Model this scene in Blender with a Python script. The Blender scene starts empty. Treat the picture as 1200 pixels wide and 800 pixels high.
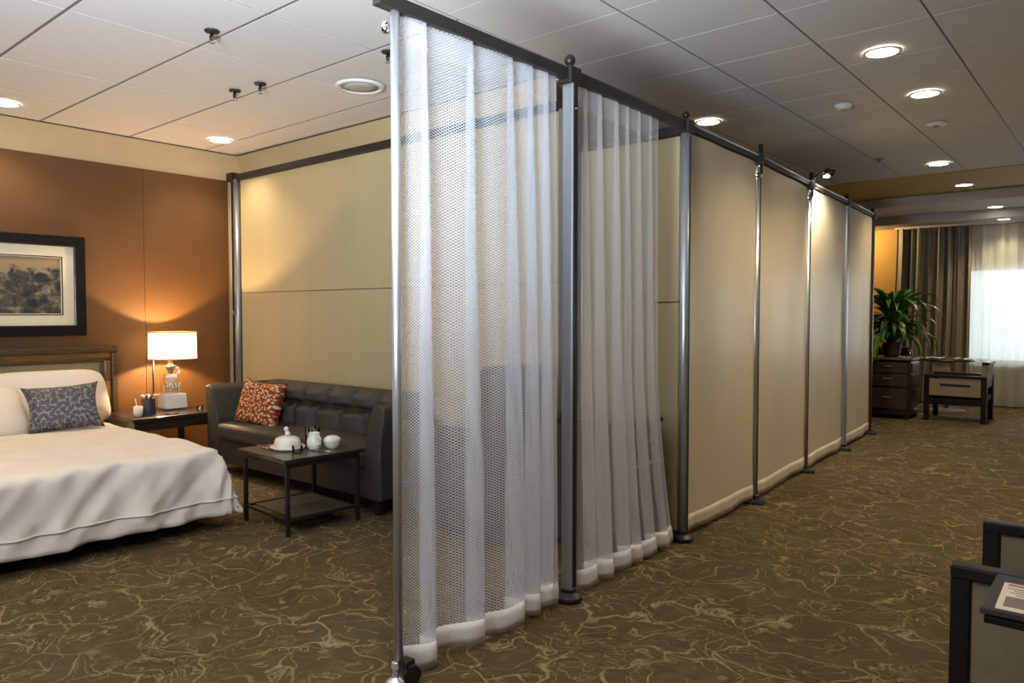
import bpy, bmesh, math, random
from mathutils import Vector, Matrix, noise
random.seed(7)
sc = bpy.context.scene
col = sc.collection
PI = math.pi

# ------------------------------------------------------------------ camera
H = 1.354
cam_d = bpy.data.cameras.new('camera'); cam = bpy.data.objects.new('camera', cam_d); col.objects.link(cam)
cam_d.sensor_width = 36.0; cam_d.lens = 36.0 * 870.4 / 1200.0
cam_d.clip_start = 0.05; cam_d.clip_end = 200
cam.location = (0, 0, H)
cam.rotation_euler = (PI / 2 - 0.0373, 0, 0.6991)
sc.camera = cam

# ------------------------------------------------------------------ view, world, large lights
sc.view_settings.view_transform = 'Standard'; sc.view_settings.look = 'None'
sc.view_settings.gamma = 1.0; sc.view_settings.use_curve_mapping = False
sc.view_settings.exposure = 0.62
try:
    sc.cycles.transparent_max_bounces = 24
    sc.cycles.max_bounces = 10
    sc.cycles.sample_clamp_indirect = 6.0
except Exception: pass

wd = bpy.data.worlds.new('sky'); sc.world = wd; wd.use_nodes = True
bg = wd.node_tree.nodes['Background']; bg.inputs[0].default_value = (0.90, 0.96, 1.0, 1); bg.inputs[1].default_value = 0.95

def area(name, loc, rot, sx, sy, power, color):
    l = bpy.data.lights.new(name, 'AREA'); l.shape = 'RECTANGLE'; l.size = sx; l.size_y = sy; l.energy = power; l.color = color
    o = bpy.data.objects.new(name, l); o.location = loc; o.rotation_euler = rot; col.objects.link(o); return o
def spot(name, loc, target, power, color, angle=2.0, blend=.6, size=.05):
    l = bpy.data.lights.new(name, 'SPOT'); l.energy = power; l.color = color; l.spot_size = angle; l.spot_blend = blend; l.shadow_soft_size = size
    o = bpy.data.objects.new(name, l); o.location = loc
    o.rotation_euler = (Vector(target) - Vector(loc)).to_track_quat('-Z', 'Y').to_euler(); col.objects.link(o); return o
WARM = (1.0, 0.78, 0.50)
# daylight through the far window, an assumed unseen window behind the camera, and an assumed flash bounced off the ceiling
area('daylight_far_window', (0.9, 13.35, 1.45), (-PI/2, 0, 0), 5.4, 1.6, 80, (0.86, 0.95, 1.0))
area('fill_assumed_rear_window', (-1.6, -3.45, 1.5), (PI/2, 0, 0), 3.0, 1.7, 34, (0.74, 0.86, 1.0))  # unseen fill lamp added outside the assumed window behind the camera
spot('assumed_bounce_flash', (-1.25, -0.25, 1.50), (-2.3, 0.7, 2.92), 840, (0.80, 0.90, 1.0), 2.3, 1.0, .45)  # unseen flash, assumed from the bright ceiling

# ------------------------------------------------------------------ node helpers
class NT:
    def __init__(s, name):
        s.m = bpy.data.materials.new(name); s.m.use_nodes = True
        s.t = s.m.node_tree; s.n = s.t.nodes; s.b = s.n['Principled BSDF']; s.out = s.n['Material Output']
    def new(s, typ, **kw):
        nd = s.n.new(typ)
        for k, v in kw.items():
            if k in nd.inputs.keys(): nd.inputs[k].default_value = v
            else: setattr(nd, k, v)
        return nd
    def link(s, a, b): s.t.links.new(a, b)
    def coord(s, kind='Object', scale=(1,1,1), rot=(0,0,0)):
        tc = s.new('ShaderNodeTexCoord'); mp = s.new('ShaderNodeMapping')
        mp.inputs['Scale'].default_value = scale; mp.inputs['Rotation'].default_value = rot
        s.link(tc.outputs[kind], mp.inputs[0]); return mp.outputs[0]
    def noise(s, vec, scale, detail=4, rough=.55, dist=0):
        n = s.new('ShaderNodeTexNoise'); n.inputs['Scale'].default_value = scale; n.inputs['Detail'].default_value = detail
        n.inputs['Roughness'].default_value = rough; n.inputs['Distortion'].default_value = dist
        s.link(vec, n.inputs['Vector']); return n.outputs['Fac']
    def ramp(s, fac, stops):
        r = s.new('ShaderNodeValToRGB'); e = r.color_ramp.elements
        while len(e) > len(stops): e.remove(e[-1])
        while len(e) < len(stops): e.new(.5)
        for el, (p, c) in zip(e, stops):
            el.position = p; el.color = (c, c, c, 1) if not hasattr(c, '__len__') else (*c[:3], 1)
        s.link(fac, r.inputs[0]); return r.outputs[0]
    def mix(s, fac, a, b, blend='MIX'):
        x = s.new('ShaderNodeMix', data_type='RGBA', blend_type=blend)
        for i, v in ((0, fac), (6, a), (7, b)):
            if hasattr(v, 'links') or hasattr(v, 'is_linked'): s.link(v, x.inputs[i])
            else: x.inputs[i].default_value = v if i == 0 else (*v[:3], 1)
        return x.outputs[2]
    def math(s, op, a, b=None):
        x = s.new('ShaderNodeMath', operation=op)
        for i, v in ((0, a), (1, b)):
            if v is None: continue
            if hasattr(v, 'is_linked'): s.link(v, x.inputs[i])
            else: x.inputs[i].default_value = v
        return x.outputs[0]
    def bump(s, h, strength, dist=.01):
        b = s.new('ShaderNodeBump'); b.inputs['Strength'].default_value = strength; b.inputs['Distance'].default_value = dist
        s.link(h, b.inputs['Height']); s.link(b.outputs[0], s.b.inputs['Normal'])
def srgb(r, g, b):
    f = lambda c: (c/255/12.92 if c/255 <= .04045 else ((c/255+.055)/1.055)**2.4)
    return (f(r), f(g), f(b))
def plain(name, c, rough=.5, metal=0., var=.08, nscale=8, bump=0., bscale=60, coat=0., spec=.5, stretch=(1,1,1)):
    t = NT(name); v = t.coord('Object', stretch)
    f = t.noise(v, nscale, 4)
    a = tuple(max(0, x*(1-var)) for x in c); b = tuple(min(1, x*(1+var)) for x in c)
    t.link(t.ramp(f, [(.3, a), (.7, b)]), t.b.inputs['Base Color'])
    t.b.inputs['Roughness'].default_value = rough; t.b.inputs['Metallic'].default_value = metal
    t.b.inputs['Specular IOR Level'].default_value = spec
    t.b.inputs['Coat Weight'].default_value = coat
    if bump: t.bump(t.noise(v, bscale, 3), bump, .004)
    return t.m
def emit(name, c, strength):
    t = NT(name); t.b.inputs['Base Color'].default_value = (*c, 1); t.b.inputs['Emission Color'].default_value = (*c, 1)
    t.b.inputs['Emission Strength'].default_value = strength; return t.m

M = {}
M['wall'] = plain('wall_paint', (.50, .375, .205), .75, bump=.12, bscale=120, var=.03)
M['ochre'] = plain('ochre_paint', (.50, .30, .075), .75, bump=.1, bscale=120, var=.04)
M['grid'] = plain('ceiling_grid_metal', (.16, .15, .14), .6, var=.03)
M['metal_dark'] = plain('dark_bronze_metal', (.028, .024, .020), .42, .4, var=.15)
M['rail'] = plain('rail_bronze', (.030, .026, .022), .5, .3, var=.15)
M['chrome'] = plain('brushed_chrome', (.62, .65, .69), .34, .75, var=.05, stretch=(1,1,.05), nscale=40)
M['polish'] = plain('polished_chrome', (.85, .86, .88), .07, 1., var=.02)
M['grey_metal'] = plain('grey_metal', (.30, .31, .34), .36, .65, var=.06, stretch=(1,1,.05), nscale=40)
M['rubber'] = plain('black_rubber', (.010, .010, .011), .42, var=.1)
M['wood'] = plain('espresso_wood', (.022, .014, .010), .32, var=.4, nscale=6, stretch=(3,3,14), coat=.3)
M['wood_frame'] = plain('black_wood', (.009, .007, .008), .34, var=.3, nscale=6, stretch=(2,9,9), coat=.0, spec=.25)
M['sofa'] = plain('charcoal_upholstery', (.045, .038, .030), .62, var=.15, nscale=14, bump=.25, bscale=260)
M['white_plastic'] = plain('white_ceiling_trim', (.75, .72, .68), .4, var=.02)
M['ceramic'] = plain('white_ceramic', (.82, .78, .72), .22, var=.02, coat=.3)
M['linen'] = plain('white_bed_linen', (.80, .71, .62), .8, var=.03, nscale=5, bump=.15, bscale=140)
M['quilt'] = plain('white_quilt', (.78, .70, .63), .78, var=.05, nscale=6, bump=.35, bscale=16)
M['gold_wood'] = plain('antique_gold_wood', (.165, .092, .030), .38, .25, var=.35, nscale=10, stretch=(2,1,8))
M['dark_gold'] = plain('dark_antique_wood', (.075, .043, .018), .4, .1, var=.35, nscale=10, stretch=(2,1,8))
M['olive_fabric'] = plain('olive_headboard_fabric', (.27, .22, .115), .75, var=.08, bump=.3, bscale=220)
M['mat_board'] = plain('ivory_mat_board', (.74, .66, .50), .8, var=.02)
M['taupe'] = plain('taupe_chair_fabric', (.165, .125, .075), .75, var=.12, nscale=10, bump=.25, bscale=240)
M['tan'] = plain('tan_chair_fabric', (.36, .28, .18), .75, var=.08, nscale=10, bump=.25, bscale=240)
M['grey_plate'] = plain('shelf_plate', (.060, .050, .038), .5, var=.2)
M['foil'] = plain('silver_paper', (.7, .7, .7), .3, .4, var=.1)
M['paper'] = plain('cream_paper', (.72, .62, .50), .7, var=.04)
M['bulb'] = emit('warm_downlight', (1.0, .90, .74), 9.0)
M['led'] = emit('white_led', (1.0, .96, .86), 20.0)
M['amber'] = plain('amber_juice', (.55, .33, .05), .1, var=.1)
M['navy'] = plain('slate_blue_glaze', (.045, .055, .085), .25, var=.1, coat=.4)
M['soil'] = plain('soil', (.03, .02, .012), .9, var=.4, nscale=60)
M['pot'] = plain('dark_planter', (.03, .026, .022), .35, var=.2)
M['stem'] = plain('plant_stem', (.06, .05, .02), .7, var=.3)

def leaf_mat():
    t = NT('glossy_leaf'); v = t.coord('Object', (1,1,1))
    t.link(t.ramp(t.noise(v, 9, 3), [(.3, (.03,.095,.018)), (.7, (.11,.26,.055))]), t.b.inputs['Base Color'])
    t.b.inputs['Roughness'].default_value = .38
    return t.m
M['leaf'] = leaf_mat()

def carpet():
    t = NT('patterned_carpet'); v = t.coord('Object')
    # warp the coordinates so vine lines curl
    nz = t.new('ShaderNodeTexNoise'); nz.inputs['Scale'].default_value = 2.6; nz.inputs['Detail'].default_value = 2.5; t.link(v, nz.inputs['Vector'])
    sub = t.new('ShaderNodeVectorMath', operation='SUBTRACT'); t.link(nz.outputs['Color'], sub.inputs[0]); sub.inputs[1].default_value = (.5,.5,.5)
    scl = t.new('ShaderNodeVectorMath', operation='SCALE'); t.link(sub.outputs[0], scl.inputs[0]); scl.inputs['Scale'].default_value = .70
    add = t.new('ShaderNodeVectorMath', operation='ADD'); t.link(v, add.inputs[0]); t.link(scl.outputs[0], add.inputs[1])
    w = add.outputs[0]
    def vine(scale, width, vec):
        vo = t.new('ShaderNodeTexVoronoi', voronoi_dimensions='2D', feature='DISTANCE_TO_EDGE'); vo.inputs['Scale'].default_value = scale
        t.link(vec, vo.inputs['Vector']); return t.ramp(vo.outputs['Distance'], [(0.0, 1.0), (width*.45, .75), (width, 0.0)])
    a = vine(3.4, .032, w)
    mp2 = t.new('ShaderNodeMapping'); mp2.inputs['Location'].default_value = (7.3, 2.1, 0); mp2.inputs['Rotation'].default_value = (0,0,.8); t.link(w, mp2.inputs[0])
    rn = t.noise(mp2.outputs[0], 6.5, 1.5, .5, .5)
    b = t.ramp(t.math('ABSOLUTE', t.math('SUBTRACT', rn, .5)), [(0., 1.), (.009, .7), (.020, 0.)])
    mp3 = t.new('ShaderNodeMapping'); mp3.inputs['Location'].default_value = (3.1, 9.4, 0); mp3.inputs['Rotation'].default_value = (0,0,-.5); mp3.inputs['Scale'].default_value = (1, 1.8, 1); t.link(w, mp3.inputs[0])
    rn2 = t.noise(mp3.outputs[0], 7.0, 2.0, .5, .7)
    b3 = t.math('MULTIPLY', t.ramp(t.math('ABSOLUTE', t.math('SUBTRACT', rn2, .47)), [(0., 1.), (.010, .7), (.022, 0.)]), t.ramp(t.noise(v, 3.4, 3), [(.40, 1.), (.54, 0.)]))
    brk = t.ramp(t.noise(v, 4.5, 3), [(.40, 0.), (.52, 1.)])
    b2 = t.math('MULTIPLY', b, brk)
    brk1 = t.ramp(t.noise(v, 2.3, 3), [(.36, .15), (.54, 1.)])
    a2 = t.math('MULTIPLY', a, brk1)
    lines = t.math('MAXIMUM', a2, t.math('MAXIMUM', t.math('MULTIPLY', b2, .8), t.math('MULTIPLY', b3, .75)))
    pile = t.noise(v, 170, 2, .7)
    lines = t.math('MULTIPLY', lines, t.ramp(t.noise(v, 60, 3, .7), [(.32, .15), (.55, 1.)]))
    base = t.ramp(t.noise(v, 1.7, 4), [(.32, (.078,.053,.021)), (.52, (.102,.071,.029)), (.70, (.098,.076,.039))])
    base = t.mix(t.ramp(t.noise(v, 6.5, 4, .6, 1.2), [(.50, 0.), (.72, .6)]), base, (.18,.135,.066))
    base = t.mix(t.ramp(pile, [(.38, .55), (.62, 0.)]), base, (.045,.034,.018))
    c = t.mix(lines, base, (.33,.245,.125))
    t.link(c, t.b.inputs['Base Color'])
    t.b.inputs['Roughness'].default_value = .92; t.b.inputs['Specular IOR Level'].default_value = .15
    h = t.math('ADD', pile, t.math('MULTIPLY', lines, .6)); t.bump(h, .5, .006)
    return t.m
M['carpet'] = carpet()

def tile_mat():
    t = NT('acoustic_tile'); v = t.coord('Object')
    f = t.noise(v, 90, 3, .7)
    t.link(t.ramp(f, [(.25, (.60,.565,.535)), (.6, (.665,.63,.60))]), t.b.inputs['Base Color'])
    t.b.inputs['Roughness'].default_value = .85; t.bump(f, .25, .003)
    return t.m
M['tile'] = tile_mat()

def brown_wall():
    t = NT('rust_grasscloth'); v = t.coord('Object', (1, 1.2, 14))
    f = t.noise(v, 14, 5, .65); g = t.noise(t.coord('Object'), 1.1, 3)
    c = t.mix(t.ramp(g, [(.35, 0.), (.65, 1.)]), (.112, .046, .0095), (.140, .060, .013))
    c = t.mix(t.ramp(f, [(.35, .28), (.65, 0.)]), c, (.066, .026, .007))
    t.link(c, t.b.inputs['Base Color']); t.b.inputs['Roughness'].default_value = .55; t.bump(f, .25, .004)
    return t.m
M['brown'] = brown_wall()

def cream_panel(name, c, rough, trans, coat=.0, wavy=.1):
    t = NT(name); v = t.coord('Object', (1, 1, .12))
    f = t.noise(v, 3.2, 3)
    col_ = t.ramp(f, [(.3, tuple(x*.95 for x in c)), (.7, tuple(min(1, x*1.04) for x in c))])
    t.link(col_, t.b.inputs['Base Color']); t.b.inputs['Roughness'].default_value = rough
    t.b.inputs['Coat Weight'].default_value = coat; t.b.inputs['Coat Roughness'].default_value = .06
    if wavy: t.bump(f, wavy, .02)
    if trans:
        tr = t.new('ShaderNodeBsdfTranslucent'); t.link(col_, tr.inputs[0])
        mx = t.new('ShaderNodeMixShader'); mx.inputs[0].default_value = trans
        t.link(t.b.outputs[0], mx.inputs[1]); t.link(tr.outputs[0], mx.inputs[2]); t.link(mx.outputs[0], t.out.inputs[0])
    return t.m
M['cream'] = cream_panel('cream_board', (.45, .365, .205), .55, 0, wavy=.02)
M['taut'] = cream_panel('taut_cream_sheet', (.80, .69, .51), .45, .20, .07, .05)
M['hem_cream'] = plain('cream_hem', (.66, .56, .43), .6, var=.12, nscale=12)

def sheer(name, c, hole, thread, pitch, pattern=True):
    """woven sheer: fine diamond net of holes between threads, laid out in metres on the cloth's own UVs"""
    t = NT(name)
    d = t.new('ShaderNodeBsdfDiffuse'); d.inputs[0].default_value = (*c, 1)
    tl = t.new('ShaderNodeBsdfTranslucent'); tl.inputs[0].default_value = (*c, 1)
    mx = t.new('ShaderNodeMixShader'); mx.inputs[0].default_value = .38
    t.link(d.outputs[0], mx.inputs[1]); t.link(tl.outputs[0], mx.inputs[2])
    tp = t.new('ShaderNodeBsdfTransparent')
    fin = t.new('ShaderNodeMixShader')
    if pattern:
        v = t.coord('UV', (1/pitch, 1/pitch, 1), (0, 0, PI/4))
        vo = t.new('ShaderNodeTexVoronoi', voronoi_dimensions='2D', feature='F1'); vo.inputs['Scale'].default_value = 1.0; vo.inputs['Randomness'].default_value = 0.0
        t.link(v, vo.inputs['Vector'])
        fac = t.ramp(vo.outputs['Distance'], [(.30, hole), (.42, thread)])
        t.link(fac, fin.inputs[0])
    else: fin.inputs[0].default_value = thread
    t.link(tp.outputs[0], fin.inputs[1]); t.link(mx.outputs[0], fin.inputs[2])
    t.link(fin.outputs[0], t.out.inputs[0])
    return t.m
M['sheer'] = sheer('white_net_sheer', (.85, .89, 1.0), .09, .76, .0080)
M['sheer2'] = sheer('white_net_sheer_fine', (.92, .92, .95), .13, .56, .0072)
M['hem_white'] = plain('white_hem_tape', (.80, .80, .82), .7, var=.06, nscale=14)
M['header'] = sheer('white_header_tape', (.86, .88, .94), .5, .22, .0115, False)
M['window_sheer'] = sheer('window_sheer', (.86, .90, .88), .5, .68, .01, False)
def drape_mat():
    t = NT('taupe_drape'); v = t.coord('Object', (1,1,.05))
    t.link(t.ramp(t.noise(v, 18, 3), [(.3, (.22,.19,.14)), (.7, (.34,.30,.23))]), t.b.inputs['Base Color'])
    t.b.inputs['Roughness'].default_value = .6; return t.m
M['drape'] = drape_mat()

def leopard():
    t = NT('leopard_print'); v = t.coord('Generated', (16, 1, 12))
    nz = t.new('ShaderNodeTexNoise'); nz.inputs['Scale'].default_value = 1.6; t.link(v, nz.inputs['Vector'])
    sc_ = t.new('ShaderNodeVectorMath', operation='SCALE'); t.link(nz.outputs['Color'], sc_.inputs[0]); sc_.inputs['Scale'].default_value = .45
    ad = t.new('ShaderNodeVectorMath', operation='ADD'); t.link(v, ad.inputs[0]); t.link(sc_.outputs[0], ad.inputs[1])
    sp = t.new('ShaderNodeSeparateXYZ'); t.link(ad.outputs[0], sp.inputs[0]); cb = t.new('ShaderNodeCombineXYZ'); t.link(sp.outputs[0], cb.inputs[0]); t.link(sp.outputs[2], cb.inputs[1])
    vo = t.new('ShaderNodeTexVoronoi', voronoi_dimensions='2D', feature='F1'); vo.inputs['Scale'].default_value = 1.25; vo.inputs['Randomness'].default_value = .8; t.link(cb.outputs[0], vo.inputs['Vector'])
    ring = t.ramp(vo.outputs['Distance'], [(0., (.17,.165,.18)), (.20, (.14,.135,.15)), (.26, (.022,.020,.024)), (.43, (.022,.020,.024)), (.50, (.21,.21,.235)), (1., (.21,.21,.235))])
    t.link(ring, t.b.inputs['Base Color']); t.b.inputs['Roughness'].default_value = .55
    return t.m
M['leopard'] = leopard()
def rust_print():
    t = NT('rust_confetti_print'); v = t.coord('Generated', (1,1,1))
    sp = t.new('ShaderNodeSeparateXYZ'); t.link(v, sp.inputs[0]); cb = t.new('ShaderNodeCombineXYZ'); t.link(sp.outputs[0], cb.inputs[0]); t.link(sp.outputs[2], cb.inputs[1])
    vo = t.new('ShaderNodeTexVoronoi', voronoi_dimensions='2D', feature='F1'); vo.inputs['Scale'].default_value = 17; t.link(cb.outputs[0], vo.inputs['Vector'])
    vr = t.new('ShaderNodeSeparateColor'); t.link(vo.outputs['Color'], vr.inputs[0])
    cc = t.ramp(vr.outputs[0], [(.0, (.80,.55,.30)), (.45, (.75,.26,.05)), (.75, (.85,.70,.50)), (1., (.5,.08,.02))])
    msk = t.ramp(vo.outputs['Distance'], [(.26, 1.), (.40, 0.)])
    t.link(t.mix(msk, (.19, .030, .010), cc), t.b.inputs['Base Color']); t.b.inputs['Roughness'].default_value = .6
    return t.m
M['rust'] = rust_print()
def landscape():
    t = NT('sepia_landscape_print'); v = t.coord('Generated', (1,1,1))
    sp = t.new('ShaderNodeSeparateXYZ'); t.link(v, sp.inputs[0]); z = sp.outputs[2]
    v3 = t.coord('Generated', (1, 2.2, 1.5)); f = t.noise(v3, 4.2, 9, .66, .5); g = t.noise(v3, 2.6, 4)
    sky = t.ramp(z, [(.62, (.30,.23,.13)), (.92, (.34,.25,.14)), (1., (.20,.14,.075))])
    land = t.ramp(f, [(.36, (.020,.022,.028)), (.50, (.075,.068,.060)), (.60, (.20,.175,.12)), (.72, (.42,.37,.26))])
    hz = t.math('ADD', z, t.math('MULTIPLY', t.math('SUBTRACT', t.math('ADD', f, g), 1.0), .55))
    t.link(t.mix(t.ramp(hz, [(.66, 0.), (.76, 1.)]), land, sky), t.b.inputs['Base Color'])
    t.b.inputs['Roughness'].default_value = .35; return t.m
M['print'] = landscape()
def glass(name, c=(.95,.97,.98), alpha=.25, rough=.03):
    t = NT(name); g = t.new('ShaderNodeBsdfGlossy'); g.inputs['Roughness'].default_value = rough
    tp = t.new('ShaderNodeBsdfTransparent'); tp.inputs[0].default_value = (*c, 1)
    fr = t.new('ShaderNodeFresnel'); fr.inputs[0].default_value = 1.5
    f2 = t.math('ADD', fr.outputs[0], alpha)
    mx = t.new('ShaderNodeMixShader'); t.link(f2, mx.inputs[0]); t.link(tp.outputs[0], mx.inputs[1]); t.link(g.outputs[0], mx.inputs[2]); t.link(mx.outputs[0], t.out.inputs[0])
    return t.m
M['glass'] = glass('clear_glass', alpha=.03, c=(.98,.99,1.))
M['pane'] = glass('window_glass', (.97,.99,.99), .0)
def shade_mat():
    t = NT('lit_lampshade'); d = t.new('ShaderNodeBsdfDiffuse'); d.inputs[0].default_value = (.55,.51,.44,1)
    tr = t.new('ShaderNodeBsdfTranslucent'); tr.inputs[0].default_value = (.24,.215,.175,1)
    mx = t.new('ShaderNodeMixShader'); mx.inputs[0].default_value = .55
    t.link(d.outputs[0], mx.inputs[1]); t.link(tr.outputs[0], mx.inputs[2]); t.link(mx.outputs[0], t.out.inputs[0]); return t.m
M['shade'] = shade_mat()

# ------------------------------------------------------------------ mesh helpers
class MB:
    def __init__(s): s.v = []; s.f = []; s.uv = None
    def add(s, vs, fs):
        n = len(s.v); s.v += [tuple(p) for p in vs]; s.f += [tuple(i+n for i in q) for q in fs]; return s
    def box(s, c, d, rz=0, ry=0, rx=0, taper=1.0, pivot=None):
        h = [x/2 for x in d]; R = Matrix.Rotation(rz,3,'Z') @ Matrix.Rotation(ry,3,'Y') @ Matrix.Rotation(rx,3,'X')
        vs = []
        for z in (-1,1):
            k = taper if z < 0 else 1
            for x, y in ((-1,-1),(1,-1),(1,1),(-1,1)):
                vs.append(R @ Vector((x*h[0]*k, y*h[1]*k, z*h[2])) + Vector(c))
        return s.add(vs, [(3,2,1,0),(4,5,6,7),(0,1,5,4),(1,2,6,5),(2,3,7,6),(3,0,4,7)])
    def tube(s, pts, r, n=10, cap=True):
        pts = [Vector(p) for p in pts]; m = len(pts); rs = r if hasattr(r, '__len__') else [r]*m
        vs = []
        for i, p in enumerate(pts):
            d = (pts[min(i+1,m-1)] - pts[max(i-1,0)]).normalized()
            a = d.cross(Vector((0,0,1))) if abs(d.z) < .95 else d.cross(Vector((1,0,0)))
            a.normalize(); b = d.cross(a)
            for k in range(n):
                t = 2*PI*k/n; vs.append(p + (a*math.cos(t) + b*math.sin(t))*rs[i])
        fs = [(i*n+k, i*n+(k+1)%n, (i+1)*n+(k+1)%n, (i+1)*n+k) for i in range(m-1) for k in range(n)]
        if cap: fs += [tuple(range(n)), tuple(range((m-1)*n, m*n))[::-1]]
        return s.add(vs, fs)
    def lathe(s, prof, c=(0,0,0), n=20, sx=1., sy=1., cap=True):
        vs = []; m = len(prof)
        for r, z in prof:
            for k in range(n):
                t = 2*PI*k/n; vs.append((c[0]+r*sx*math.cos(t), c[1]+r*sy*math.sin(t), c[2]+z))
        fs = [(i*n+k, i*n+(k+1)%n, (i+1)*n+(k+1)%n, (i+1)*n+k) for i in range(m-1) for k in range(n)]
        if cap: fs += [tuple(range(n))[::-1], tuple(range((m-1)*n, m*n))]
        return s.add(vs, fs)
    def grid(s, fn, nu, nv, uv=None):
        vs = [fn(i/nu, j/nv) for j in range(nv+1) for i in range(nu+1)]; w = nu+1
        fs = [(j*w+i, j*w+i+1, (j+1)*w+i+1, (j+1)*w+i) for j in range(nv) for i in range(nu)]
        if uv: s.uv = [uv(i/nu, j/nv) for j in range(nv+1) for i in range(nu+1)]
        return s.add(vs, fs)
    def ball(s, c, r, n=14, m=8, sz=1.):
        return s.lathe([(r*math.sin(PI*(i+.02)/(m+.04)), -r*sz*math.cos(PI*(i+.02)/(m+.04))) for i in range(m+1)], c, n)
    def build(s, name, mat, parent=None, bevel=0., seg=2, smooth=False, subsurf=0, recalc=True):
        me = bpy.data.meshes.new(name); me.from_pydata(s.v, [], s.f)
        if s.uv:
            l = me.uv_layers.new(name='UVMap')
            for lp in me.loops: l.data[lp.index].uv = s.uv[lp.vertex_index]
        if recalc:
            bm = bmesh.new(); bm.from_mesh(me); bmesh.ops.recalc_face_normals(bm, faces=bm.faces); bm.to_mesh(me); bm.free()
        me.materials.append(M[mat] if isinstance(mat, str) else mat)
        if smooth:
            for p in me.polygons: p.use_smooth = True
        o = bpy.data.objects.new(name, me); col.objects.link(o)
        if parent: o.parent = parent
        if bevel:
            b = o.modifiers.new('bevel', 'BEVEL'); b.width = bevel; b.segments = seg; b.limit_method = 'ANGLE'; b.angle_limit = .6
        if subsurf:
            b = o.modifiers.new('subsurf', 'SUBSURF'); b.levels = subsurf; b.render_levels = subsurf
        return o
def auto(o, ang=.7):
    for p in o.data.polygons: p.use_smooth = True
    try: o.data.set_sharp_from_angle(angle=ang)
    except Exception: pass
    return o
def tag(o, label=None, cat=None, group=None, kind=None):
    if label: o['label'] = label
    if cat: o['category'] = cat
    if group: o['group'] = group
    if kind: o['kind'] = kind
    return o
def thing(name, label, cat, loc=(0,0,0), rz=0., group=None):
    o = bpy.data.objects.new(name, None); o.empty_display_size = .1; col.objects.link(o)
    o.location = loc; o.rotation_euler = (0,0,rz); return tag(o, label, cat, group)
def struct(name, mb, mat, parent=None, **kw):
    o = mb.build(name, mat, parent, **kw)
    if not parent: o['kind'] = 'structure'
    return o
def B(name, mat, c, d, parent=None, bevel=0.004, **kw):
    return MB().box(c, d, **kw).build(name, mat, parent, bevel=bevel)
def piece(mesh_obj, parent, loc, scale=(1,1,1), rot=(0,0,0), name=None):
    o = mesh_obj.copy(); col.objects.link(o); o.parent = parent; o.location = loc; o.scale = scale; o.rotation_euler = rot
    if name: o.name = name
    return o

# ================================================================== SETTING
XL, XR, YN, YF, ZC = -6.90, 3.40, -3.0, 12.90, 2.92
YA = 3.95                                   # wall behind the sofa
struct('floor', MB().box(((XL+XR)/2, (YN+YF)/2, -.05), (XR-XL+.4, YF-YN+.4, .1)), 'carpet')
# --- ceiling: backing with the metal grid, tiles hung below it
ceil = struct('ceiling', MB().box(((XL+XR)/2, (YN+9.5)/2, ZC+.05), (XR-XL+.2, 9.5-YN+.1, .08)), 'grid')
def tile_field(xs, ys, gx, gy):
    for a, b in zip(xs[:-1], xs[1:]):
        for c, d in zip(ys[:-1], ys[1:]):
            o = piece(tile0, ceil, ((a+b)/2, (c+d)/2, ZC+.0086), (abs(b-a)-gx, d-c-gy, 1), name='ceiling_tile')
tb = MB(); e = .006
tb.box((0,0,0), (1,1,.0024))
tile0 = tb.build('ceiling_tile', 'tile')
xl = [-2.82, -3.536, -4.276, -5.386, -6.127, -6.89]
yl = [1.508 + .7025*k for k in range(-3, 4)] + [YA]
tile_field(xl, yl, .010, .020)
xr = [-2.82, -2.10, -1.47, -.87, -.24, .39, 1.02, 1.65]
yr = [3.37 + .555*k for k in range(-3, 12)] + [9.5]
yr = [y for y in yr if y <= 9.5]
tile_field(xr, yr, .012, .006)
bpy.data.objects.remove(tile0, do_unlink=True)
# bigger plain tile sheets where the photograph does not look
rest = MB(); rest.box(((1.65+XR)/2, (YN+9.5)/2, ZC+.006), (XR-1.65-.02, 9.5-YN-.02, .012)); rest.box(((-2.82+1.65)/2, (YN+yr[0])/2, ZC+.006), (4.47-.02, yr[0]-YN-.02, .012))
rest.box(((XL-2.82)/2, (YN+yl[0])/2, ZC+.006), (-2.82-XL-.02, yl[0]-YN-.02, .012)); rest.box(((XL-2.82)/2, (YA+9.5)/2+.05, ZC+.006), (-2.82-XL-.02, 9.5-YA-.12, .012))
rest.build('tile_sheet', 'tile', ceil)
# --- stepped ceiling at the far end
struct('ceiling_ochre_band', MB().box(((XL+XR)/2, (9.5+11.1)/2, ZC+.02), (XR-XL+.2, 1.6, .04)), 'ochre')
struct('ceiling_far', MB().box(((XL+XR)/2, (11.1+12.2)/2, 2.80+.06), (XR-XL+.2, 1.1, .12)), 'tile')
struct('ceiling_window_bulkhead', MB().box(((XL+XR)/2, (12.2+YF)/2, 2.68+.12), (XR-XL+.2, YF-12.2, .24)), 'tile')
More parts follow.
